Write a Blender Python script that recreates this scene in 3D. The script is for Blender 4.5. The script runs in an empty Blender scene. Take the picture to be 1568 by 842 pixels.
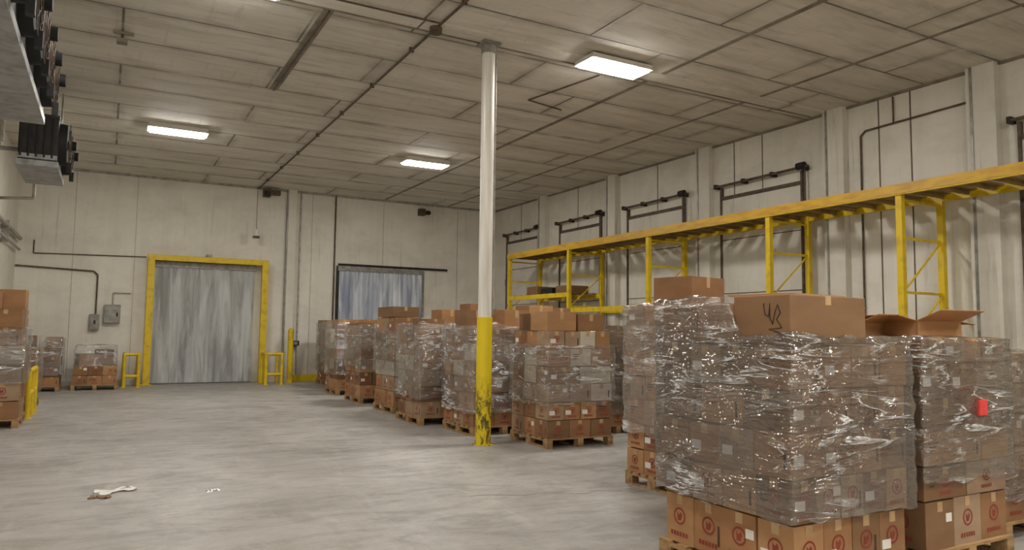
import bpy, math, random
from mathutils import Vector, Matrix, noise
random.seed(7)
S=bpy.context.scene
COL=S.collection
def lin(c):
    return tuple(((v/255)/12.92 if v/255<=0.04045 else ((v/255+0.055)/1.055)**2.4) for v in c)+(1,)
# ---------------------------------------------------------------- node helpers
class NT:
    def __init__(s,name):
        s.m=bpy.data.materials.new(name); s.m.use_nodes=True
        s.t=s.m.node_tree; s.n=s.t.nodes; s.l=s.t.links
        s.b=s.n['Principled BSDF']; s.out=s.n['Material Output']
        s.tc=s.n.new('ShaderNodeTexCoord')
    def map(s,scale=(1,1,1),rot=(0,0,0),coord='Object'):
        m=s.n.new('ShaderNodeMapping'); m.inputs['Scale'].default_value=scale; m.inputs['Rotation'].default_value=rot
        s.l.new(s.tc.outputs[coord],m.inputs['Vector']); return m.outputs[0]
    def noise(s,vec,scale=5,detail=4,rough=.55,dist=0):
        k=s.n.new('ShaderNodeTexNoise'); k.inputs['Scale'].default_value=scale; k.inputs['Detail'].default_value=detail
        k.inputs['Roughness'].default_value=rough; k.inputs['Distortion'].default_value=dist
        s.l.new(vec,k.inputs['Vector']); return k.outputs['Fac']
    def ramp(s,fac,a,b,ca=(0,0,0,1),cb=(1,1,1,1)):
        r=s.n.new('ShaderNodeValToRGB'); e=r.color_ramp.elements
        e[0].position=a; e[0].color=ca; e[1].position=b; e[1].color=cb
        s.l.new(fac,r.inputs[0]); return r.outputs[0]
    def mix(s,fac,a,b,mode='MIX'):
        x=s.n.new('ShaderNodeMix'); x.data_type='RGBA'; x.blend_type=mode
        for v,i in ((fac,0),(a,6),(b,7)):
            if hasattr(v,'links'): s.l.new(v,x.inputs[i])
            else: x.inputs[i].default_value=v
        return x.outputs[2]
    def math(s,op,a,b=0.5):
        x=s.n.new('ShaderNodeMath'); x.operation=op
        for v,i in ((a,0),(b,1)):
            if hasattr(v,'links'): s.l.new(v,x.inputs[i])
            else: x.inputs[i].default_value=v
        return x.outputs[0]
    def bump(s,h,strength=.3,dist=.02):
        x=s.n.new('ShaderNodeBump'); x.inputs['Strength'].default_value=strength; x.inputs['Distance'].default_value=dist
        s.l.new(h,x.inputs['Height']); return x.outputs[0]
    def col(s,c): 
        if hasattr(c,'links'): s.l.new(c,s.b.inputs['Base Color'])
        else: s.b.inputs['Base Color'].default_value=c
    def set(s,rough=.6,metal=0,spec=.5):
        s.b.inputs['Roughness'].default_value=rough; s.b.inputs['Metallic'].default_value=metal
        s.b.inputs['Specular IOR Level'].default_value=spec
        return s.m
def simple(name,c,rough=.6,metal=0,var=.25,scale=6,c2=None,sc=(1,1,1),lo=.4,hi=.7):
    k=NT(name); f=k.noise(k.map(sc),scale,5)
    a=lin(c); b=lin(c2) if c2 else tuple(v*(1-var) for v in a[:3])+(1,)
    k.col(k.ramp(f,lo,hi,a,b)); return k.set(rough,metal)
# ---------------------------------------------------------------- materials
def wall_mat(name,sc,c1,c2,c3,st=.28):
    k=NT(name)
    f1=k.noise(k.map(sc),1.0,6,.6,.3)
    f2=k.noise(k.map((.6,.6,.9)),1.0,7,.68,.4)
    f3=k.noise(k.map((sc[0]*3,sc[1]*3,sc[2]*2)),1.0,6,.7,.5)
    f4=k.noise(k.map((1,1,1)),.8,3)
    c=k.mix(k.math('MULTIPLY',k.ramp(f1,.42,.72),.35),lin(c1),lin(c2))
    c=k.mix(k.ramp(f2,.45,.75),c,lin(c3))
    stain=k.math('MULTIPLY',k.ramp(f3,.55,.72),k.ramp(f4,.44,.66))
    c=k.mix(k.math('MULTIPLY',stain,st*1.6),c,lin((116,107,94)))
    sep=k.n.new('ShaderNodeSeparateXYZ'); k.l.new(k.tc.outputs['Object'],sep.inputs[0])
    g=k.ramp(sep.outputs[2],.0,1.0,(1,1,1,1),(0,0,0,1))
    g=k.math('MULTIPLY',g,k.ramp(f2,.3,.7))
    c=k.mix(k.math('MULTIPLY',g,.7),c,lin((128,119,104)))
    k.col(c); k.l.new(k.bump(f2,.15,.02),k.b.inputs['Normal'])
    return k.set(.6)
M_wall=wall_mat('painted_wall',(3.0,3.0,.22),(229,225,214),(206,201,188),(204,199,186))
k=NT('ceiling_panels')
br=k.n.new('ShaderNodeTexBrick'); br.offset=.37
for n,v in (('Scale',1.0),('Mortar Size',.028),('Mortar Smooth',.8),('Bias',0),('Brick Width',3.66),('Row Height',1.22)): br.inputs[n].default_value=v
wob=k.noise(k.map((1.2,1.2,1)),1.5,3)
base=k.mix(k.ramp(k.noise(k.map((.35,1.4,1)),1.3,6,.6,.4),.35,.7),lin((224,219,208)),lin((201,195,182)))
base=k.mix(k.math('MULTIPLY',k.ramp(k.noise(k.map((.5,3.2,1)),1.6,6,.7,.6),.5,.74),.55),base,lin((150,142,128)))
base=k.mix(k.math('MULTIPLY',k.ramp(k.noise(k.map((9,.8,1)),1.0,5,.7),.56,.75),.3),base,lin((150,142,128)))
k.l.new(k.tc.outputs['Object'],br.inputs['Vector'])
seam=k.math('MULTIPLY',br.outputs['Fac'],k.ramp(k.noise(k.map((1,1,1)),1.1,4),.3,.52))
c=k.mix(k.math('MULTIPLY',seam,.9),base,lin((70,63,53)))
br2=k.n.new('ShaderNodeTexBrick'); br2.offset=.37
for n,v in (('Scale',1.0),('Mortar Size',.2),('Mortar Smooth',1.0),('Bias',0),('Brick Width',3.66),('Row Height',1.22)): br2.inputs[n].default_value=v
k.l.new(k.tc.outputs['Object'],br2.inputs['Vector'])
c=k.mix(k.math('MULTIPLY',k.math('MULTIPLY',br2.outputs['Fac'],k.ramp(wob,.35,.7)),.6),c,lin((126,118,104)))
k.col(c); k.l.new(k.bump(seam,.4,.02),k.b.inputs['Normal']); M_ceil=k.set(.7)
# floor
k=NT('worn_concrete')
f1=k.noise(k.map((.5,.35,1),(0,0,.5)),1.6,7,.62,.8)
f2=k.noise(k.map((.7,1.9,1),(0,0,.35)),1.5,7,.68,1.6)
f3=k.noise(k.map((1,1,1)),14,6,.7)
f4=k.noise(k.map((2.0,.35,1),(0,0,-.25)),1.2,5,.6,1.6)
f5=k.noise(k.map((1,1,1)),1.3,8,.72,.5)
c=k.mix(k.ramp(f1,.32,.68),lin((172,169,165)),lin((146,142,136)))
c=k.mix(k.math('MULTIPLY',k.ramp(f2,.47,.70),.5),c,lin((108,103,96)))
c=k.mix(k.math('MULTIPLY',k.ramp(f4,.55,.70),.35),c,lin((186,183,177)))
c=k.mix(k.math('MULTIPLY',k.ramp(f5,.50,.66),.45),c,lin((112,107,99)))
c=k.mix(k.math('MULTIPLY',k.ramp(f3,.5,.75),.3),c,lin((108,103,94)))
k.col(c)
r=k.ramp(f2,.3,.7,(.36,.36,.36,1),(.60,.60,.60,1)); k.l.new(r,k.b.inputs['Roughness'])
k.l.new(k.bump(f3,.15,.01),k.b.inputs['Normal'])
M_floor=k.m
M_yel=simple('yellow_paint',(220,188,24),.45,0,scale=5,c2=(182,146,32),lo=.5,hi=.75)
k=NT('scuffed_yellow_paint')
sep=k.n.new('ShaderNodeSeparateXYZ'); k.l.new(k.tc.outputs['Object'],sep.inputs[0])
hm=k.ramp(sep.outputs[2],.55,1.6,(1,1,1,1),(0,0,0,1))
sc=k.ramp(k.noise(k.map((6,6,3)),2.0,6,.75,.8),.47,.56)
k.col(k.mix(k.math('MULTIPLY',k.math('MULTIPLY',sc,hm),.9),lin((218,192,22)),lin((52,44,26)))); M_yelsc=k.set(.45)
M_rackbeam=simple('rack_beam_orange_yellow',(212,168,44),.45,0,c2=(184,138,44),scale=3,sc=(1,1,4))
M_slat=simple('deck_slats',(150,122,72),.7,0,c2=(106,84,50),scale=3)
M_post=simple('white_column_paint',(226,222,215),.35,0,c2=(198,192,182),sc=(6,6,.4),scale=2)
M_gray=simple('galvanised_metal',(156,154,148),.4,.2,c2=(114,110,104))
M_dark=simple('dark_metal',(46,42,38),.55,.3,c2=(24,22,20))
M_black=simple('black_rubber',(24,24,25),.7)
M_rust=simple('rusty_pipe',(100,84,68),.6,.1,c2=(60,50,40),scale=9)
M_seamstrip=simple('ceiling_seam_tape',(144,135,120),.7,0,c2=(102,94,82),scale=3)
M_whitepipe=simple('grey_conduit',(176,171,160),.5,.1,c2=(130,124,112))
M_evap=simple('evaporator_casing',(160,162,162),.45,.1,c2=(120,120,118))
M_wood=simple('pallet_wood',(170,136,94),.8,0,c2=(112,86,56),sc=(1,5,5),scale=3)
M_door=simple('cold_door_panel',(196,194,186),.5,0,c2=(146,144,138),sc=(2,2,.4),scale=2)
M_wallb=wall_mat('old_door_paint',(2,4,.3),(222,218,207),(198,192,178),(202,197,184),.42)
CARD=[simple('cardboard_%d'%i,c,.75,0,c2=c2,sc=(1,1,2.5),scale=2.2,lo=.35,hi=.75) for i,(c,c2) in enumerate([
 ((162,118,79),(142,102,66)),((144,105,70),(125,90,59)),((174,132,91),(154,113,75)),((130,97,66),(113,83,55)),((160,134,108),(142,115,91)),((198,187,171),(174,163,147))])]
M_tape=simple('packing_tape',(190,158,116),.25,0,c2=(172,138,98))
M_red=simple('red_print',(142,58,42),.7); M_ink=simple('dark_print',(78,56,44),.7)
M_label=simple('paper_label',(224,220,212),.6,0,var=.1)
M_redlab=simple('red_label',(216,62,56),.6)
def film_mat(name,white,tint,trc,wamt,gb):
    k=NT(name); k.n.remove(k.b)
    n1=k.noise(k.map((.7,.7,4.6),(.22,.18,0)),2.2,4,.58,1.0)
    n2=k.noise(k.map((1.6,1.6,3.0),(-.5,.6,0)),2.0,3,.6,2.0)
    n3=k.noise(k.map((1,1,1.6)),1.5,3,.5,.5)
    patch=k.ramp(n3,.46,.62)
    a1=k.math('ABSOLUTE',k.math('SUBTRACT',n1,.5)); a2=k.math('ABSOLUTE',k.math('SUBTRACT',n2,.5))
    hh=k.math('ADD',k.math('MULTIPLY',a1,-2.6),k.math('MULTIPLY',a2,-1.2))
    hh=k.math('ADD',hh,n1)
    hh=k.math('MULTIPLY',hh,k.math('ADD',k.math('MULTIPLY',patch,.8),.35))
    bp=k.bump(hh,1.0,.05)
    gl=k.n.new('ShaderNodeBsdfGlossy'); gl.inputs['Roughness'].default_value=.09; gl.inputs['Color'].default_value=(1,1,1,1); k.l.new(bp,gl.inputs['Normal'])
    tr=k.n.new('ShaderNodeBsdfTransparent'); tr.inputs['Color'].default_value=(trc,trc,trc*1.01,1)
    df=k.n.new('ShaderNodeBsdfDiffuse'); k.l.new(bp,df.inputs['Normal'])
    crease_glint=k.math('MULTIPLY',k.ramp(a1,0.0,.04,(1,1,1,1),(0,0,0,1)),k.math('ADD',k.math('MULTIPLY',patch,.85),.12))  # whitened folds, with the film's glints painted into the colour as well
    k.l.new(k.mix(crease_glint,lin(tint),lin((246,246,246))),df.inputs['Color'])
    m1=k.n.new('ShaderNodeMixShader')
    d=k.math('ADD',k.math('MULTIPLY',crease_glint,wamt),k.math('ADD',k.math('MULTIPLY',patch,.10),white)); k.l.new(d,m1.inputs[0])
    k.l.new(tr.outputs[0],m1.inputs[1]); k.l.new(df.outputs[0],m1.inputs[2])
    lw=k.n.new('ShaderNodeLayerWeight'); lw.inputs[0].default_value=.4; k.l.new(bp,lw.inputs['Normal'])
    f=k.math('ADD',k.math('MULTIPLY',lw.outputs['Fresnel'],.5),gb)
    m2=k.n.new('ShaderNodeMixShader'); k.l.new(f,m2.inputs[0]); k.l.new(m1.outputs[0],m2.inputs[1]); k.l.new(gl.outputs[0],m2.inputs[2])
    k.l.new(m2.outputs[0],k.out.inputs[0]); return k.m
M_film=film_mat('stretch_film',.05,(214,211,207),.96,.85,.11)
M_film2=film_mat('stretch_film_dense_dim',.14,(116,108,100),.82,.7,.10)  # greyer film, tint also darkened to carry dim light on the loads
def strip_mat(name,c1,c2,tr=.25):
    k=NT(name); f=k.noise(k.map((3.2,3.2,.35)),1.5,6,.6,.8)
    k.col(k.ramp(f,.35,.65,lin(c1),lin(c2)))  # streaks paint the light coming through the strips into their colour
    k.b.inputs['Alpha'].default_value=1-tr
    k.l.new(k.bump(f,.5,.04),k.b.inputs['Normal']); return k.set(.13)
M_strip=strip_mat('pvc_strip',(222,225,226),(158,161,162),.25)
M_strip2=strip_mat('pvc_strip_blue',(234,240,250),(152,163,186),.15)
k=NT('led_lens'); k.b.inputs['Emission Color'].default_value=(1.0,.955,.885,1); k.b.inputs['Emission Strength'].default_value=110; M_led=k.m
# ---------------------------------------------------------------- mesh builder
class MB:
    def __init__(s): s.v=[];s.f=[];s.mi=[];s.sm=[];s.mats=[]
    def m(s,mat):
        if mat not in s.mats: s.mats.append(mat)
        return s.mats.index(mat)
    def add(s,vs,fs,mat,smooth=False,M=None):
        o=len(s.v)
        s.v+= [tuple(M@Vector(p)) for p in vs] if M is not None else [tuple(p) for p in vs]
        i=s.m(mat)
        for f in fs: s.f.append([o+a for a in f]); s.mi.append(i); s.sm.append(smooth)
    def box(s,x0,x1,y0,y1,z0,z1,mat,M=None):
        vs=[(x0,y0,z0),(x1,y0,z0),(x1,y1,z0),(x0,y1,z0),(x0,y0,z1),(x1,y0,z1),(x1,y1,z1),(x0,y1,z1)]
        s.add(vs,[(0,3,2,1),(4,5,6,7),(0,1,5,4),(1,2,6,5),(2,3,7,6),(3,0,4,7)],mat,False,M)
    def cyl(s,p0,p1,r,mat,seg=14,r1=None,caps=True):
        p0=Vector(p0);p1=Vector(p1);r1=r if r1 is None else r1
        d=(p1-p0).normalized(); a=d.orthogonal().normalized(); b=d.cross(a)
        vs=[];
        for i in range(seg):
            t=2*math.pi*i/seg; o=a*math.cos(t)+b*math.sin(t)
            vs+= [p0+o*r,p1+o*r1]
        fs=[(2*i,2*((i+1)%seg),2*((i+1)%seg)+1,2*i+1) for i in range(seg)]
        s.add(vs,fs,mat,True)
        if caps:
            s.add([vs[2*i] for i in range(seg)],[tuple(range(seg))[::-1]],mat)
            s.add([vs[2*i+1] for i in range(seg)],[tuple(range(seg))],mat)
    def pipe(s,pts,r,mat,seg=10):
        for a,b in zip(pts[:-1],pts[1:]): s.cyl(a,b,r,mat,seg)
    def ring(s,c,axis,R,r,mat,seg=24,rs=6):
        c=Vector(c);axis=Vector(axis).normalized();a=axis.orthogonal().normalized();b=axis.cross(a);vs=[];fs=[]
        for i in range(seg):
            t=2*math.pi*i/seg;o=a*math.cos(t)+b*math.sin(t)
            for j in range(rs):
                u=2*math.pi*j/rs; vs.append(c+o*(R+r*math.cos(u))+axis*r*math.sin(u))
        for i in range(seg):
            for j in range(rs):
                fs.append((i*rs+j,((i+1)%seg)*rs+j,((i+1)%seg)*rs+(j+1)%rs,i*rs+(j+1)%rs))
        s.add(vs,fs,mat,True)
    def obj(s,name,parent=None,loc=(0,0,0),rz=0,bevel=0):
        me=bpy.data.meshes.new(name); me.from_pydata(s.v,[],s.f)
        for m in s.mats: me.materials.append(m)
        me.polygons.foreach_set('material_index',s.mi); me.polygons.foreach_set('use_smooth',s.sm); me.update()
        o=bpy.data.objects.new(name,me); COL.objects.link(o); o.location=loc; o.rotation_euler=(0,0,rz)
        if parent: o.parent=parent
        if bevel:
            b=o.modifiers.new('bevel','BEVEL'); b.width=bevel; b.segments=2; b.limit_method='ANGLE'; b.angle_limit=1.0
        return o
def empty(name,loc=(0,0,0),rz=0):
    e=bpy.data.objects.new(name,None); COL.objects.link(e); e.location=loc; e.rotation_euler=(0,0,rz); e.empty_display_size=.2; return e
# ---------------------------------------------------------------- room
XL,XR,YF,YB,H=-2.2,12.1,-4.5,23.2,5.93
b=MB(); b.box(XL-.2,XR+.2,YF-.2,YB+.8,-.2,0,M_floor); b.obj('floor')
b=MB(); b.box(XL-.2,XR+.2,YF-.2,YB+.8,H,H+.2,M_ceil); b.obj('ceiling')
b=MB(); b.box(XL-.2,XL,YF-.2,YB+.2,0,H,M_wall); b.obj('wall_left')
b=MB(); b.box(XR,XR+.2,YF-.2,YB+.2,0,H,M_wall); b.obj('wall_right')
b=MB(); b.box(XL,XR,YF-.2,YF,0,H,M_wall); b.obj('wall_front')
D1=(1.15,3.85,3.40); D2=(6.45,9.3,3.55)
b=MB()
for a,c in ((XL,D1[0]),(D1[1],D2[0]),(D2[1],XR)): b.box(a,c,YB,YB+.2,0,H,M_wall)
b.box(D1[0],D1[1],YB,YB+.2,D1[2],H,M_wall); b.box(D2[0],D2[1],YB,YB+.2,D2[2],H,M_wall)
b.obj('wall_back')
n=1
def trim(b):
    global n
    o=b.obj('trim_%d'%n); n+=1; return o
for y in (2.8,6.35,9.05,12.55,16.1,19.75):
    b=MB(); b.box(XR-.16,XR,y-.22,y+.22,0,H,M_wallb); b.box(XR-.175,XR-.16,y+.12,y+.16,0,H,M_gray); trim(b)
b=MB()
for y in (1.2,4.5,5.4,7.6,8.2,10.9,11.7,14.3,17.9,21.3): b.box(XR-.008,XR,y-.01,y+.01,0,H,M_rust)
trim(b)
b=MB()
for x in (-.9,.6,5.55,7.9,10.6): b.box(x-.006,x+.006,YB-.01,YB,0.1 if x<1 or 3.9<x<6 or x>9.5 else 3.75,H,M_whitepipe)
trim(b)
b=MB(); b.box(XL,XR-.17,9.2,9.5,H-.035,H,M_ceil); b.box(XL,XR-.17,9.5,9.53,H-.05,H,M_seamstrip); trim(b)
b=MB(); b.box(XL,XR,YB-.06,YB,H-.06,H,M_whitepipe); trim(b)
b=MB(); b.box(XR-.05,XR,YF,YB-.1,H-.04,H,M_seamstrip); trim(b)
for x,w_ in ((7.9,.04),(10.2,.03)):
    b=MB(); b.box(x-w_,x+w_,YF,YB-.1,H-.012,H,M_seamstrip); trim(b)
b=MB()
b.box(4.9,6.4,YB-.14,YB,0,.2,M_yel); b.box(9.35,XR,YB-.14,YB,0,.2,M_yel); b.box(XL,.85,YB-.12,YB,0,.14,M_wallb); b.obj('baseboard_back')
b=MB(); b.box(XR-.3,XR-.18,YF,YB-.2,0,.22,M_wallb); b.obj('baseboard_right')
b=MB(); b.box(4.78,5.02,YB-.16,YB,0,H,M_wallb); b.box(4.74,4.78,YB-.14,YB-.02,0,H,M_gray); b.box(5.16,5.2,YB-.06,YB,0,H,M_whitepipe); trim(b)
b=MB(); b.cyl((6.28,YB-.04,1.2),(6.28,YB-.04,H),.025,M_rust); trim(b)
# ---------------------------------------------------------------- doors in back wall
def strip_door(nm,D,ms,frame):
    e=empty(nm,((D[0]+D[1])/2,YB,0))
    w=D[1]-D[0]; b=MB()
    step=.17; k_=int(w/step)+1
    for i in range(k_):
        x=-w/2+i*(w-.2)/(k_-1); y0=-.03-.02*(i%2); jit=random.uniform(-.012,.012)
        vs=[];fs=[];NS=6;NZ=10
        for zi in range(NZ+1):
            z=.03+(D[2]-.03)*zi/NZ
            for si in range(NS+1):
                u=si/NS; vs.append((x+u*.2+jit*(1-zi/NZ),y0-.022*math.sin(math.pi*u)-.02*math.sin(zi*.7+i*1.3)*(1-zi/NZ),z))
        for zi in range(NZ):
            for si in range(NS):
                a=zi*(NS+1)+si; fs.append((a,a+1,a+NS+2,a+NS+1))
        b.add(vs,fs,ms,True)
    b.obj('strip_curtain',e)
    b=MB(); b.box(-w/2,w/2,.12,.18,0,D[2],M_door)
    for i in range(4): b.box(-w/2+w*i/4+.02,-w/2+w*(i+1)/4-.02,.10,.12,.1,D[2]-.1,M_door)
    b.obj('door_panel',e,bevel=.01)
    b=MB(); b.box(-w/2-.05,w/2+.05,-.1,-.0,D[2]-.06,D[2]+.1,M_gray); b.cyl((-w/2-.05,-.08,D[2]+.14),(w/2+(.9 if not frame else .1),-.08,D[2]+.14),.035,M_dark)
    if not frame:
        b.box(-w/2-.09,-w/2,-.06,0,0,D[2]+.1,M_dark); b.box(w/2,w/2+.07,-.06,0,0,D[2]+.1,M_gray)
    b.obj('header_rail',e)
    return e
strip_door('door_1',D1,M_strip,True); strip_door('door_2',D2,M_strip2,False)
b=MB(); y=YB-.32
b.box(.93,1.11,y-.09,y+.09,0,3.66,M_yel); b.box(4.02,4.2,y-.09,y+.09,0,3.66,M_yel); b.box(1.11,4.02,y-.08,y+.08,3.5,3.66,M_yel)
b.box(.86,1.18,y-.15,y+.15,0,.02,M_yel); b.box(3.95,4.27,y-.15,y+.15,0,.02,M_yel)
b.box(2.45,2.6,y-.1,y+.2,3.66,3.74,M_gray); b.box(.98,1.06,y+.09,YB,3.3,3.38,M_yel); b.box(4.07,4.15,y+.09,YB,3.3,3.38,M_yel)
b.obj('door_guard_frame',bevel=.012)
def guard(x0,x1,y0,y1):
    b=MB(); r=.045
    for x in (x0,x1):
        b.cyl((x,y0,0),(x,y0,.88),r,M_yel); b.cyl((x,y0,0),(x,y0,.015),.09,M_yel)
    b.pipe([(x0,y0,.88),(x1,y0,.88)],r,M_yel); b.pipe([(x0,y0,.3),(x1,y0,.3)],r,M_yel)
    b.pipe([(x0,y0,.88),(x0,y1,.88),(x0,y1,0)],r,M_yel)
    b.pipe([(x1,y0,.88),(x1,y1,.88),(x1,y1,0)],r,M_yel)
    b.obj('safety_guard_rail')
guard(.46,.80,22.1,22.7); guard(4.06,4.5,21.9,22.6)
b=MB(); b.cyl((4.88,22.6,0),(4.88,22.6,1.58),.085,M_yel,18); b.cyl((4.88,22.6,1.58),(4.88,22.6,1.64),.085,M_yel,18,r1=.03); b.obj('safety_bollard')
# ---------------------------------------------------------------- wall fittings
b=MB(); b.box(-.42,-.18,YB-.16,YB-.003,1.52,1.95,M_gray); b.box(-.40,-.20,YB-.175,YB-.16,1.55,1.92,M_gray); b.box(-.32,-.27,YB-.19,YB-.175,1.68,1.78,M_dark); b.obj('wall_switch_box',bevel=.006)
b=MB(); b.box(-.08,.32,YB-.18,YB-.003,1.72,2.22,M_gray); b.box(-.05,.29,YB-.19,YB-.18,1.76,2.18,M_gray); b.box(.22,.26,YB-.22,YB-.19,1.9,2.0,M_dark); b.obj('breaker_box',bevel=.006)
b=MB(); b.pipe([(XL+.01,YB-.05,3.2),(-.38,YB-.05,3.13),(-.28,YB-.05,3.03),(-.28,YB-.05,1.95)],.022,M_rust)
b.pipe([(.12,YB-.04,2.22),(.12,YB-.04,2.55),(.55,YB-.04,2.55)],.018,M_whitepipe); b.pipe([(-1.8,YB-.04,3.9),(-1.8,YB-.04,3.55),(.9,YB-.04,3.6)],.015,M_rust); b.obj('wall_conduit')
b=MB(); b.pipe([(3.78,YB-.5,H-.05),(3.78,YB-.5,4.55)],.008,M_rust); b.cyl((3.78,YB-.5,4.36),(3.78,YB-.5,4.56),.07,M_label); b.cyl((3.78,YB-.5,4.3),(3.78,YB-.5,4.36),.1,M_rust); b.obj('pull_cord_switch')
b=MB(); b.box(4.0,4.2,YB-.3,YB-.06,H-.3,H-.06,M_rust); b.cyl((4.1,YB-.3,H-.2),(4.1,YB-.45,H-.25),.07,M_dark); b.box(4.2,4.5,YB-.25,YB-.06,H-.22,H-.08,M_rust); b.obj('emergency_light')
b=MB(); b.box(9.1,9.3,YB-.25,YB-.005,H-.42,H-.2,M_rust); b.cyl((9.4,YB-.15,H-.3),(9.4,YB-.3,H-.34),.07,M_dark); b.box(9.3,9.45,YB-.12,YB-.005,H-.36,H-.26,M_rust); b.obj('emergency_light')
b=MB(); b.box(5.0,5.22,22.98,23.04,1.1,1.25,M_dark); b.box(5.06,5.16,22.95,22.98,1.13,1.22,M_gray); b.box(5.08,5.14,23.04,YB,1.14,1.2,M_gray); b.obj('wall_outlet_box')
e=empty('wall_number_sign',(XR-.02,21.9,3.3))
b=MB(); b.box(-.02,.02,-.55,.55,-.3,.3,M_label); b.obj('sign_board',e)
cu=bpy.data.curves.new('sign_number','FONT'); cu.body='13 EXIT'; cu.size=.3; cu.align_x='CENTER'; cu.align_y='CENTER'; cu.materials.append(M_black)
o=bpy.data.objects.new('sign_number',cu); COL.objects.link(o); o.parent=e; o.location=(-.025,0,0); o.rotation_euler=(math.pi/2,0,-math.pi/2)
# ---------------------------------------------------------------- ceiling pipes
b=MB(); z=H-.05; X=3.88
b.pipe([(X,YF+.02,z),(X,YB-.12,z)],.02,M_rust)
for i in range(14):
    yy=-3+i*1.9; b.box(X-.035,X+.035,yy-.015,yy+.015,z-.025,H,M_rust)
b.cyl((X,9.35,z-.07),(X,9.35,H),.09,M_rust,16)
b.pipe([(X,9.15,z),(XL+.1,9.15,z)],.014,M_rust); b.obj('ceiling_conduit')
b=MB(); b.box(2.36,2.5,9.6,13.4,H-.02,H-.001,M_seamstrip); b.pipe([(2.43,9.6,H-.03),(2.43,13.4,H-.03)],.014,M_rust); b.obj('ceiling_pipe')
b=MB(); b.pipe([(7.0,9.75,H-.03),(6.65,11.5,H-.03),(7.5,11.7,H-.03)],.014,M_rust); b.obj('ceiling_pipe')
b=MB(); b.pipe([(0,11.9,H-.04),(0,11.9,H-.14)],.02,M_rust); b.box(-.07,.07,11.83,11.97,H-.18,H-.12,M_seamstrip); b.box(-.12,.15,11.88,11.92,H-.04,H,M_seamstrip); b.obj('ceiling_junction_box')
# ---------------------------------------------------------------- lamps
for x in (1.15,6.88):
    for y in (-2.0,1.5,9.18,17.1):  # row behind the camera is unseen, added for fill light
        e=empty('ceiling_light_fixture',(x,y,H))
        near=abs(y-9.18)<.1
        b=MB(); b.box(-.58,.58,-.25,.25,-.09,-.036 if near else 0,M_label); b.box(-.6,.6,-.26,.26,-.115,-.09,M_label)
        b.obj('housing',e,bevel=.008)
        b=MB(); b.box(-.54,.54,-.21,.21,-.14,-.116,M_led); b.obj('led_lens',e)
# ---------------------------------------------------------------- column
e=empty('support_column',(4.79,9.48,0))
b=MB(); b.cyl((0,0,0),(0,0,H-.06),.098,M_post,28); b.box(-.14,.14,-.14,.14,H-.075,H-.036,M_gray)
b.cyl((0,0,H-.2),(0,0,H-.075),.11,M_gray,28); b.cyl((.115,-.02,1.85),(.115,-.02,H-.08),.014,M_gray,8)
b.obj('shaft',e)
b=MB(); b.cyl((0,0,0),(0,0,1.82),.112,M_yelsc,28); b.cyl((0,0,0),(0,0,.012),.15,M_yelsc,28); b.obj('yellow_sleeve',e)
# ---------------------------------------------------------------- evaporators
def evap(y0,y1,nf):
    L=y1-y0; e=empty('evaporator_unit',(-1.1,y0,0)); b=MB()
    x0,x1,z0,z1=-.3,.25,4.22,5.1
    b.box(x0,x1,0,L,z0+.1,z1,M_dark)
    b.box(x0-.03,x1+.02,-.02,L+.02,z0,z0+.1,M_evap)
    b.box(x0,x1,-.015,0,z0+.12,z0+.2,M_evap); b.box(x0-.01,x1+.01,-.01,L+.01,z1-.06,z1,M_dark)
    for i in range(5): b.box(x0+.02+i*.11,x0+.05+i*.11,-.03,0,z0+.15,z1-.08,M_black)
    b.obj('casing',e,bevel=.008)
    b=MB(); R=min(.36,L/nf/2-.03)
    for i in range(nf):
        c=(x1,L*(i+.5)/nf,(z0+z1)/2+.05)
        b.cyl(c,(x1+.12,c[1],c[2]),R,M_black,24,r1=R*.96)
        for rr in (.3,.55,.8,1.0): b.ring((x1+.15+.04*(1-rr),c[1],c[2]),(1,0,0),R*rr,.007,M_rust)
        for a in range(8):
            t=a*math.pi/4; b.cyl((x1+.18,c[1],c[2]),(x1+.15,c[1]+R*math.cos(t),c[2]+R*math.sin(t)),.007,M_dark,6)
        b.cyl((x1+.12,c[1],c[2]),(x1+.25,c[1],c[2]),.08,M_black,14); b.box(x1+.12,x1+.19,c[1]-.05,c[1]+.05,c[2]-R-.1,c[2]-R+.06,M_black)
    b.obj('fans',e)
    b=MB()
    for yy in (.15,L-.15):
        for xx in (x0+.06,x1-.06): b.cyl((xx,yy,z1),(xx,yy,H),.015,M_gray,8)
    b.pipe([(x0-.02,.3,z0+.3),(x0-.3,.3,z0+.3),(x0-.3,.3,H)],.035,M_gray)
    b.pipe([(x0+.1,L,z0+.05),(x0+.1,L+.15,z0+.05),(x0+.1,L+.15,z0-.25),(x0-.55,L+.15,z0-.3)],.03,M_whitepipe)
    b.obj('hanger_rods_and_pipes',e)
evap(6.0,11.1,6); evap(14.1,15.9,2)
b=MB(); b.pipe([(XL+.1,YF+.1,3.9),(XL+.1,YB-.2,3.9)],.05,M_whitepipe); b.pipe([(XL+.1,YF+.1,3.6),(XL+.1,YB-.2,3.6)],.03,M_whitepipe)
b.pipe([(XL+.15,16.5,.01),(XL+.15,16.5,H-.01)],.07,M_whitepipe)
for yy in range(-4,23,3): b.box(XL+.005,XL+.15,yy,yy+.04,3.5,4.0,M_gray)
b.obj('refrigerant_pipes')
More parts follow.
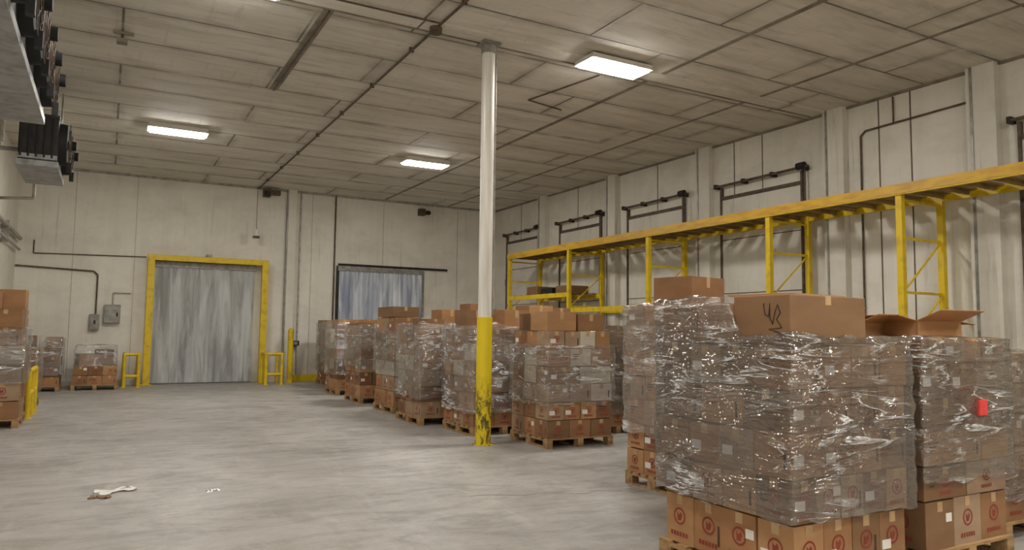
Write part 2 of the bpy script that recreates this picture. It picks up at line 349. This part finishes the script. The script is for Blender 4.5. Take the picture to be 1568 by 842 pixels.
# ---------------------------------------------------------------- pallet rack
e=empty('pallet_rack',(10.8,0,0)); W=1.12; ZT=3.97
FR=[.4,3.6,7.0,9.6,13.1,16.4,19.7]
b=MB()
for y in FR:
    for x in (0,W-.04):
        b.box(x-.04,x+.05,y-.05,y+.05,0,ZT-.02,M_yel); b.box(x-.08,x+.09,y-.08,y+.08,0,.012,M_yel)
    for i,z in enumerate((.3,1.4,2.3,3.15,3.75)): b.box(.04,W-.07,y-.018,y+.018,z-.02,z+.02,M_yel)
    for z0,z1 in ((.3,1.4),(1.4,2.3),(2.3,3.15)):
        b.cyl((.03,y,z0),(W-.06,y,z1),.016,M_yel,8)
b.obj('upright_frames',e)
b=MB()
for x in (-.045,W-.045):
    b.box(x-.025,x+.03,FR[0]-.05,FR[-1]+.05,ZT-.15,ZT-.02,M_yel)
b.box(-.08,-.071,FR[0]-.05,FR[-1]+.05,ZT-.13,ZT+.02,M_rackbeam)
b.box(-.071,0.03,FR[0]-.05,FR[-1]+.05,ZT-.018,ZT+.02,M_rackbeam)
for y0,y1,z in ((16.4,19.7,2.62),(16.4,19.7,1.3),(13.1,16.4,2.2)):
    for x in (-.02,W-.06): b.box(x-.025,x+.03,y0+.05,y1-.05,z-.06,z+.06,M_yel)
for z in (2.62,1.3):
    for i in range(9): b.box(0,W-.06,16.6+i*.34,16.72+i*.34,z+.06,z+.075,M_slat)
b.obj('load_beams',e)
b=MB(); yy=FR[0]
while yy<FR[-1]-.1:
    b.box(.01,W-.02,yy,yy+.22,ZT-.045,ZT-.015,M_slat); b.box(.01,W-.1,yy+.1,yy+.14,ZT-.11,ZT-.045,M_slat)
    yy+=.40
b.obj('deck_slats',e)
b=MB()
for i,(yy,h) in enumerate(((16.7,.2),(17.5,.16),(18.3,.24))): b.box(.15,.85,yy,yy+.6,2.696,2.696+h,CARD[3] if i!=1 else M_black)
b.obj('stored_cartons',e,bevel=.008)
# ---------------------------------------------------------------- old dock doors right wall
for i,(ya,yb) in enumerate(((3.3,5.95),(9.75,12.15),(13.2,15.55),(16.6,18.9),(20.0,22.3))):
    b=MB(); z=4.95
    b.box(XR-.05,XR,ya+.12,yb-.1,.25,z-.25,M_wallb)
    for yy in (ya+.1,yb-.1): b.box(XR-.08,XR,yy-.025,yy+.025,.25,z-.05,M_rust)
    b.box(XR-.07,XR-.05,ya+.12,yb-.1,z-.33,z-.25,M_rust)
    for zz in (1.3,2.5,3.7): b.box(XR-.055,XR-.05,ya+.14,yb-.12,zz,zz+.02,M_rust)
    b.pipe([(XR-.14,ya-.1,z),(XR-.14,yb,z-.02)],.028,M_rust)
    for t in (.0,.33,.66,1): 
        yy=ya+(yb-ya)*t; b.box(XR-.17,XR,yy-.03,yy+.03,z-.06,z+.04,M_dark)
    b.cyl((XR-.16,ya-.05,z+.02),(XR-.16,ya+.12,z+.02),.075,M_dark,14)
    b.pipe([(XR-.12,ya-.02,z),(XR-.12,ya-.02,1.0)],.018,M_rust)
    b.obj('door_%d'%(i+3))
b=MB(); b.pipe([(XR-.03,8.55,1.0),(XR-.03,8.55,5.3),(XR-.03,8.45,5.38),(XR-.03,6.62,5.42)],.018,M_rust); b.pipe([(XR-.03,7.9,5.4),(XR-.03,7.9,H-.06)],.015,M_rust); b.obj('door_heater_conduit')
b=MB(); b.box(XR-.2,XR-.06,5.0,5.35,2.2,3.0,M_label); b.pipe([(XR-.12,5.2,3.0),(XR-.12,5.2,4.6)],.025,M_gray); b.obj('meter_box',bevel=.008)
# ---------------------------------------------------------------- cartons & pallets
def decals(b,o,u,n_,W,Hh,logo,rnd):
    o=Vector(o);u=Vector(u);n_=Vector(n_);v=Vector((0,0,1))
    def q(x0,x1,z0,z1,m,k=.002):
        p=[o+u*x0+v*z0+n_*k,o+u*x1+v*z0+n_*k,o+u*x1+v*z1+n_*k,o+u*x0+v*z1+n_*k]; b.add(p,[(0,1,2,3)],m)
    q(W/2-.03,W/2+.03,Hh-.07,Hh-.003,M_tape)
    if logo:
        R=min(.06,Hh*.2); c=o+u*W*.5+v*Hh*.55+n_*.0022; seg=18; vs=[];
        for i in range(seg):
            t=2*math.pi*i/seg; d=u*math.cos(t)+v*math.sin(t); vs+= [c+d*R*.78,c+d*R]
        b.add(vs,[(2*i,2*i+1,(2*i+3)%(2*seg),(2*i+2)%(2*seg)) for i in range(seg)],M_red)
        b.add([c+u*a*R+v*z*R for a,z in ((-.35,-.5),(.2,-.5),(.45,.1),(.25,.5),(-.1,.15),(-.4,.5))],[(0,1,4,5),(1,2,3,4)],M_red)
        x=W*.5-R*1.5
        for i in range(6): q(x,x+R*.36,Hh*.14,Hh*.14+R*.5,M_red,.0022); x+=R*.5
    if rnd<.22: q(W*.08,W*.08+.09,Hh*.3,Hh*.3+.06,M_label,.0025)
    elif rnd<.5: q(W*.88-.02,W*.88,Hh*.2,Hh*.6,M_ink,.0025)
    elif rnd<.58: q(W*.7,W*.7+.07,Hh*.55,Hh*.55+.06,M_label,.0025)
    elif rnd<.72:
        for t in range(3): q(W*.12,W*.12+.12-.03*t,Hh*(.65-.12*t),Hh*(.65-.12*t)+.012,M_ink,.0025)
def pallet_mesh(w,d):
    b=MB()
    for x in (0,w/2-.045,w-.09): 
        for y in (0,d/2-.06,d-.12): b.box(x,x+.09,y,y+.12,.018,.1,M_wood)
    for x in (0,w/2-.045,w-.09): b.box(x,x+.09,0,d,0,.018,M_wood); b.box(x,x+.09,0,d,.1,.118,M_wood)
    n_=7
    for i in range(n_):
        y=i*(d-.1)/(n_-1); b.box(0,w,y,y+.1,.118,.138,M_wood)
    return b
def shell(w,d,z0,z1,seed,off=.022,peak=0,top=None):
    b=MB(); pts=[]; r=.035; a=w/2+off; c=d/2+off; NP=26
    def arc(cx,cy,t0):
        for i in range(5):
            t=t0+math.pi/2*i/5; pts.append((cx+r*math.cos(t),cy+r*math.sin(t),math.cos(t),math.sin(t),0))
    for i in range(NP): u=i/NP; pts.append((-(a-r)+2*(a-r)*u,-c,0,-1,math.sin(math.pi*u)))
    arc(a-r,-c+r,-math.pi/2)
    for i in range(NP): u=i/NP; pts.append((a,-(c-r)+2*(c-r)*u,1,0,math.sin(math.pi*u)))
    arc(a-r,c-r,0)
    for i in range(NP): u=i/NP; pts.append(((a-r)-2*(a-r)*u,c,0,1,math.sin(math.pi*u)))
    arc(-a+r,c-r,math.pi/2)
    for i in range(NP): u=i/NP; pts.append((-a,(c-r)-2*(c-r)*u,-1,0,math.sin(math.pi*u)))
    arc(-a+r,-c+r,math.pi)
    N=len(pts); NZ=int((z1-z0)/.03); vs=[];fs=[]
    for zi in range(NZ+1):
        for (x,y,nx,ny,m) in pts:
            zt=z1 if top is None else top(x+w/2,y+d/2)
            z=z0+(zt-z0)*zi/NZ
            q=noise.noise(Vector((x*3+seed*7,y*3,z*10)))*.018+noise.noise(Vector((x*7,y*7+seed,z*20)))*.009
            dd=q-.006*m+.010
            zz=z
            if zi==NZ: zz+= .03*noise.noise(Vector((x*6,y*6,seed)))+peak*max(0,noise.noise(Vector((x*2+seed,y*2,3))))
            if zi==0: zz+= .05*noise.noise(Vector((x*5,y*5,seed+4)))
            vs.append((x+nx*dd+w/2,y+ny*dd+d/2,zz))
    for zi in range(NZ):
        for i in range(N):
            j=(i+1)%N; fs.append((zi*N+i,zi*N+j,(zi+1)*N+j,(zi+1)*N+i))
    o=NZ*N; L=len(vs)
    for i,(x,y,nx,ny,m) in enumerate(pts):
        k=.86+.06*noise.noise(Vector((x*5,y*5,seed)))
        if top is not None: k=.97
        vs.append((x*k+w/2,y*k+d/2,vs[o+i][2]+.012))
    for i in range(N):
        j=(i+1)%N; fs.append((o+i,o+j,L+j,L+i))
    return b,vs,fs
def carton(b,x0,x1,y0,y1,z0,z1,m,logo=False,M=None):
    b.box(x0,x1,y0,y1,z0,z1,m,M)
    if M is None:
        b.box((x0+x1)/2-.03,(x0+x1)/2+.03,y0+.01,y1-.01,z1,z1+.0015,M_tape)
        r=random.random
        decals(b,(x0,y0,z0),(1,0,0),(0,-1,0),x1-x0,z1-z0,logo and r()<.8,r())
        decals(b,(x0,y1,z0),(0,-1,0),(-1,0,0),y1-y0,z1-z0,logo and r()<.8,r())
        decals(b,(x1,y0,z0),(0,1,0),(1,0,0),y1-y0,z1-z0,logo and r()<.8,r())
        decals(b,(x1,y1,z0),(-1,0,0),(0,1,0),x1-x0,z1-z0,logo and r()<.8,r())
ZP=.138
def load(x,y,w,d,layers,nx=3,ny=3,wrap=None,rz=0,film=None,seed=1,tops=(),peak=0,logo=True,drop=(),name='pallet_of_cartons',openbox=(),top=None,redlab=None):
    random.seed(seed*13+5)
    e=empty(name,(x,y,0),rz)
    pallet_mesh(w,d).obj('wooden_pallet',e)
    b=MB(); z=ZP
    for li,h in enumerate(layers):
        cx,cy=(nx,ny) if li%2==0 else random.choice(((max(1,nx-1),ny),(nx,max(1,ny-1)),(nx,ny),(nx+1,ny)))
        ix=.012+random.choice((0,0,.012,.02)); sw=(w-2*ix)/cx; sd=(d-2*ix)/cy; lj=random.uniform(-.008,.008)
        for i in range(cx):
            for j in range(cy):
                if (li,i,j) in drop: continue
                g=.004; jx=random.uniform(-.005,.005)+lj; jy=random.uniform(-.006,.006); hz=random.uniform(-.012,0)
                if li==len(layers)-1 and tops==() and film is not M_film2 and random.random()<.18: continue
                cm=random.choice(CARD[:5]) if (li<2 or film is M_film2 or random.random()<.62) else random.choice(CARD[4:])
                carton(b,ix+i*sw+g+jx,ix+(i+1)*sw-g+jx,ix+j*sd+g+jy,ix+(j+1)*sd-g+jy,z,z+h-.003+hz,cm,logo and (li<2 or random.random()<.08))
        z+=h
    if redlab:
        for (u0,z0) in redlab: b.box(u0,u0+.1,-.04,-.002,z0,z0+.11,M_redlab)
    for (a0,a1,b0,b1,h,rot,zo) in tops:
        cx,cy=(a0+a1)/2,(b0+b1)/2
        M=Matrix.Translation((cx,cy,z+zo))@Matrix.Rotation(rot,4,'Z')
        b.box(-(a1-a0)/2,(a1-a0)/2,-(b1-b0)/2,(b1-b0)/2,0,h,random.choice(CARD[:4]),M)
        b.box(-.03,.03,-(b1-b0)/2-.001,(b1-b0)/2+.001,h*.6,h+.0015,M_tape,M)
    b.obj('cartons',e,bevel=.005)
    for (a0,a1,b0,b1,h,rot,zo) in openbox:
        b=MB(); cx,cy=(a0+a1)/2,(b0+b1)/2; hw,hd=(a1-a0)/2,(b1-b0)/2; t=.006; m=CARD[2]; mi=CARD[3]
        b.box(-hw,hw,-hd,-hd+t,0,h,m); b.box(-hw,hw,hd-t,hd,0,h,m); b.box(-hw,-hw+t,-hd,hd,0,h,m); b.box(hw-t,hw,-hd,hd,0,h,m); b.box(-hw,hw,-hd,hd,0,t,mi)
        for (px,py,ax,L,wd) in ((0,-hd,'X',hd*.9,hw),(0,hd,'X',hd*.9,hw),(-hw,0,'Y',hw*.8,hd),(hw,0,'Y',hw*.8,hd)):
            if ax=='X':
                s_=-1 if py<0 else 1; sl=L*.35*(1 if s_<0 else .5)
                b.add([(-wd,py,h),(wd,py,h),(wd*.97,py+s_*L*.9,h+sl),(-wd*.97,py+s_*L*.9,h+sl),(-wd,py,h+t),(wd,py,h+t),(wd*.97,py+s_*L*.9,h+sl+t),(-wd*.97,py+s_*L*.9,h+sl+t)],[(0,1,2,3),(4,5,6,7),(3,2,6,7),(0,3,7,4),(1,2,6,5)],m)
            else:
                s_=-1 if px<0 else 1; sl=L*(.2 if s_<0 else -.1)
                b.add([(px,-wd,h),(px,wd,h),(px+s_*L*.95,wd*.97,h+sl),(px+s_*L*.95,-wd*.97,h+sl),(px,-wd,h+t),(px,wd,h+t),(px+s_*L*.95,wd*.97,h+sl+t),(px+s_*L*.95,-wd*.97,h+sl+t)],[(0,1,2,3),(4,5,6,7),(3,2,6,7),(0,3,7,4),(1,2,6,5)],m)
        o=b.obj('open_carton',e,(cx,cy,z+zo),rot)
    if wrap:
        sb,vs,fs=shell(w,d,wrap[0],wrap[1],seed,peak=peak,top=top)
        sb.add(vs,fs,film or M_film,True); sb.obj('stretch_wrap',e)
    return e,z
WP='wrapped_pallet_of_cartons'
def topH(x,y):
    t=max(0,min(1,(y-.38)/.12))*max(0,min(1,(.95-x)/.2)); return 1.61+.25*t
e,zt=load(3.6,3.05,1.15,1.2,[.345,.27,.27,.27,.27],4,4,(.50,1.62),0,M_film2,3,name=WP,top=topH)
b=MB()
b.box(.0,.71,.0,.45,zt,zt+.30,CARD[3]); b.box(.32,.38,-.001,.451,zt+.24,zt+.3015,M_tape)
b.box(.015,.35,.47,.8,zt,zt+.25,CARD[0]); b.box(.02,.36,.82,1.18,zt,zt+.24,CARD[1]); b.box(.38,.72,.48,.85,zt,zt+.26,CARD[4]); b.box(.4,.8,.88,1.18,zt,zt+.22,CARD[0])
b.box(.73,1.1,.5,1.15,zt,zt+.08,CARD[3])
b.obj('top_cartons',e,bevel=.006)
b=MB(); b.box(0,.55,0,.5,0,.01,CARD[2]); b.box(.1,.45,.1,.6,.011,.02,CARD[0]); b.obj('flattened_cardboard',e,(.12,.06,zt+.305),.1)
cv=bpy.data.curves.new('marker_writing','CURVE'); cv.dimensions='3D'; cv.bevel_depth=.003
sp=cv.splines.new('POLY'); P=[(0,.1),(.01,.03),(.04,.02),(.05,.1),(.05,.01),(.07,-.03),(.09,.05),(.11,.09),(.13,.04),(.1,0),(.14,-.05),(.04,-.06),(.12,-.08)]
sp.points.add(len(P)-1)
for i,(a,c_) in enumerate(P): sp.points[i].co=(a,c_,0,1)
cv.materials.append(M_black); o=bpy.data.objects.new('marker_writing',cv); COL.objects.link(o); o.parent=e; o.location=(-.002,.2,zt+.15); o.rotation_euler=(math.pi/2,0,-math.pi/2)
load(5.0,5.6,1.1,.86,[.258]*7,3,3,(.55,1.93),0,M_film,5,name=WP,tops=[(.3,.9,.25,.75,.28,.2,.0)])
load(4.98,3.1,1.08,1.15,[.34,.24,.24,.24,.24,.18],3,3,(.6,1.6),0,M_film2,8,name=WP,redlab=[(.62,1.05)],
   openbox=[(.12,.5,.6,1.0,.1,.1,.0),(.5,1.0,.3,.8,.12,-.1,.0)])
load(6.35,3.3,1.1,1.1,[.34,.26,.26,.25,.25],3,3,(.3,1.5),0,M_film2,9,name=WP)
load(7.3,7.3,1.1,1.1,[.25]*6,3,3,(.3,1.65),.05,M_film2,10,name=WP,openbox=[(.5,1.0,.2,.7,.12,.2,0)])
load(6.5,5.0,1.1,1.1,[.25]*6,3,3,(.3,1.65),.0,M_film2,11,name=WP,openbox=[(.1,.6,.2,.7,.2,.2,0)])
load(5.4,8.72,1.1,1.12,[.25]*6,3,3,(.6,1.42),-.03,M_film,12,tops=[(.03,.52,.1,.55,.27,.05,0),(.56,1.0,.08,.5,.24,-.03,0),(.1,.6,.6,1.05,.25,0,0),(.62,1.0,.6,1.0,.15,.1,0)],name=WP)
load(5.0,10.25,1.15,1.1,[.27,.25,.25,.25,.25,.25],3,3,(.35,1.70),.02,M_film,13,tops=[(.1,.5,.5,.9,.3,.1,0),(.6,1.05,.1,.6,.3,0,0)],name=WP,peak=.1)
load(4.72,11.75,1.15,1.15,[.26]*6,3,3,(.45,1.72),0,M_film,14,tops=[(.1,.5,.2,.6,.12,.3,0),(.6,1.0,.5,1,.3,0,0)],name=WP,peak=.1)
load(4.9,13.6,1.15,1.15,[.29]*6,3,3,(.8,1.60),0,M_film,15,tops=[(.0,.55,.1,1.0,.2,0,0)],name=WP)
load(4.9,15.7,1.15,1.15,[.27]*6,3,3,(.8,1.70),0,M_film,16,tops=[(.0,.5,.2,.9,.08,0,0)],name=WP)
load(5.6,21.2,1.1,1.1,[.25]*7,3,3,(.4,1.8),0,M_film,17,name=WP)
load(5.0,17.9,1.1,1.1,[.25]*6,3,3,(.5,1.6),0,M_film,18,name=WP)
load(5.4,19.4,1.1,1.1,[.25]*7,3,3,(.5,1.8),0,M_film,19,name=WP)
load(6.75,9.6,1.1,1.1,[.25]*6,3,3,(.3,1.65),0,M_film2,20,name=WP)
load(6.5,11.2,1.1,1.1,[.27]*6,3,3,(.3,1.75),0,M_film,21,tops=[(.1,.6,.1,.6,.33,0,0),(.65,1.05,.2,.6,.3,0,0)],name=WP)
load(6.3,13.0,1.1,1.1,[.27]*6,3,3,(.3,1.75),0,M_film,22,tops=[(.0,.5,.1,.6,.4,0,0),(.55,1.05,.1,.6,.3,0,0)],name=WP)
load(6.5,15.0,1.1,1.1,[.27]*6,3,3,(.3,1.75),0,M_film,23,tops=[(.1,.6,.1,.6,.3,0,0)],name=WP)
load(8.2,11.5,1.1,1.1,[.27]*6,3,3,(.3,1.75),0,M_film2,24,name=WP)
load(-2.1,14.0,.95,1.15,[.29]*6,2,3,(.7,1.55),0,M_film,30,tops=[(.0,.6,.0,.5,.28,0,0),(.1,.9,.55,1.1,.33,0,0)],name=WP)
load(-2.1,16.9,.95,1.15,[.26]*5,2,3,(.3,1.4),0,M_film,31,name=WP)
load(-1.95,21.3,1.0,1.1,[.24]*5,3,3,(.4,1.3),0,M_film,32,name=WP)
e,_=load(-.72,21.5,1.05,1.0,[.24,.24],3,3,None,0,M_film,33,tops=[(.1,.5,.1,.6,.3,.2,0),(.5,.9,.2,.7,.4,.1,0)],name='pallet_of_cartons')
sb,vs,fs=shell(.9,.85,.45,1.12,34); sb.add(vs,fs,M_film,True); sb.obj('stretch_wrap',e,(.07,.07,0))
def guard2(x,y0,y1):
    b=MB(); r=.04
    for y in (y0,(y0+y1)/2,y1): b.cyl((x,y,0),(x,y,.82),r,M_yel); b.cyl((x,y,0),(x,y,.015),.08,M_yel)
    for z in (.82,.42): b.cyl((x,y0,z),(x,y1,z),r,M_yel)
    b.obj('safety_guard_rail')
guard2(-1.14,15.35,16.7)
# ---------------------------------------------------------------- floor debris
random.seed(3)
def scrap(name,x,y,s,m,rz,n_=10):
    vs=[];fs=[]
    for i in range(n_+1):
        for j in range(n_+1):
            u,v=i/n_-.5,j/n_-.5
            vs.append((u*s*1.3,v*s*(.6+.3*math.sin(i)),.003+.035*abs(noise.noise(Vector((u*6,v*6,x))))))
    for i in range(n_):
        for j in range(n_):
            if random.random()<.08: continue
            a=i*(n_+1)+j; fs.append((a,a+1,a+n_+2,a+n_+1))
    b=MB(); b.add(vs,fs,m,True); return b.obj(name,None,(x,y,0),rz)
scrap('torn_paper_scrap',.16,8.32,.28,M_label,.4)
scrap('cardboard_scrap',.02,8.06,.15,CARD[3],-.4)
scrap('plastic_wrap_scrap',1.0,7.9,.10,M_film,.2)
b=MB(); pts=[(3.2+.16*i,6.6-.05*i+.05*math.sin(i*1.7)+.02*math.sin(i*4.1),.001) for i in range(12)]
for a,c_ in zip(pts[:-1],pts[1:]): b.add([(a[0],a[1]-.006,.0012),(c_[0],c_[1]-.006,.0012),(c_[0],c_[1]+.006,.0012),(a[0],a[1]+.006,.0012)],[(0,1,2,3)],M_ink)
b.obj('floor_crack')
# ---------------------------------------------------------------- world, camera
w=bpy.data.worlds.new('world'); S.world=w; w.use_nodes=True
w.node_tree.nodes['Background'].inputs[0].default_value=(.5,.5,.52,1); w.node_tree.nodes['Background'].inputs[1].default_value=.2
cd=bpy.data.cameras.new('camera'); cam=bpy.data.objects.new('camera',cd); COL.objects.link(cam)
cd.sensor_width=36; cd.lens=25.7; cd.clip_start=.05
R=Matrix.Rotation(math.radians(-28.9),4,'Z')@Matrix.Rotation(math.radians(90+4.4),4,'X')@Matrix.Rotation(math.radians(.7),4,'Z')
cam.matrix_world=Matrix.Translation((0,0,1.62))@R
S.camera=cam
S.view_settings.view_transform='Standard'; S.view_settings.look='None'; S.view_settings.exposure=0.0
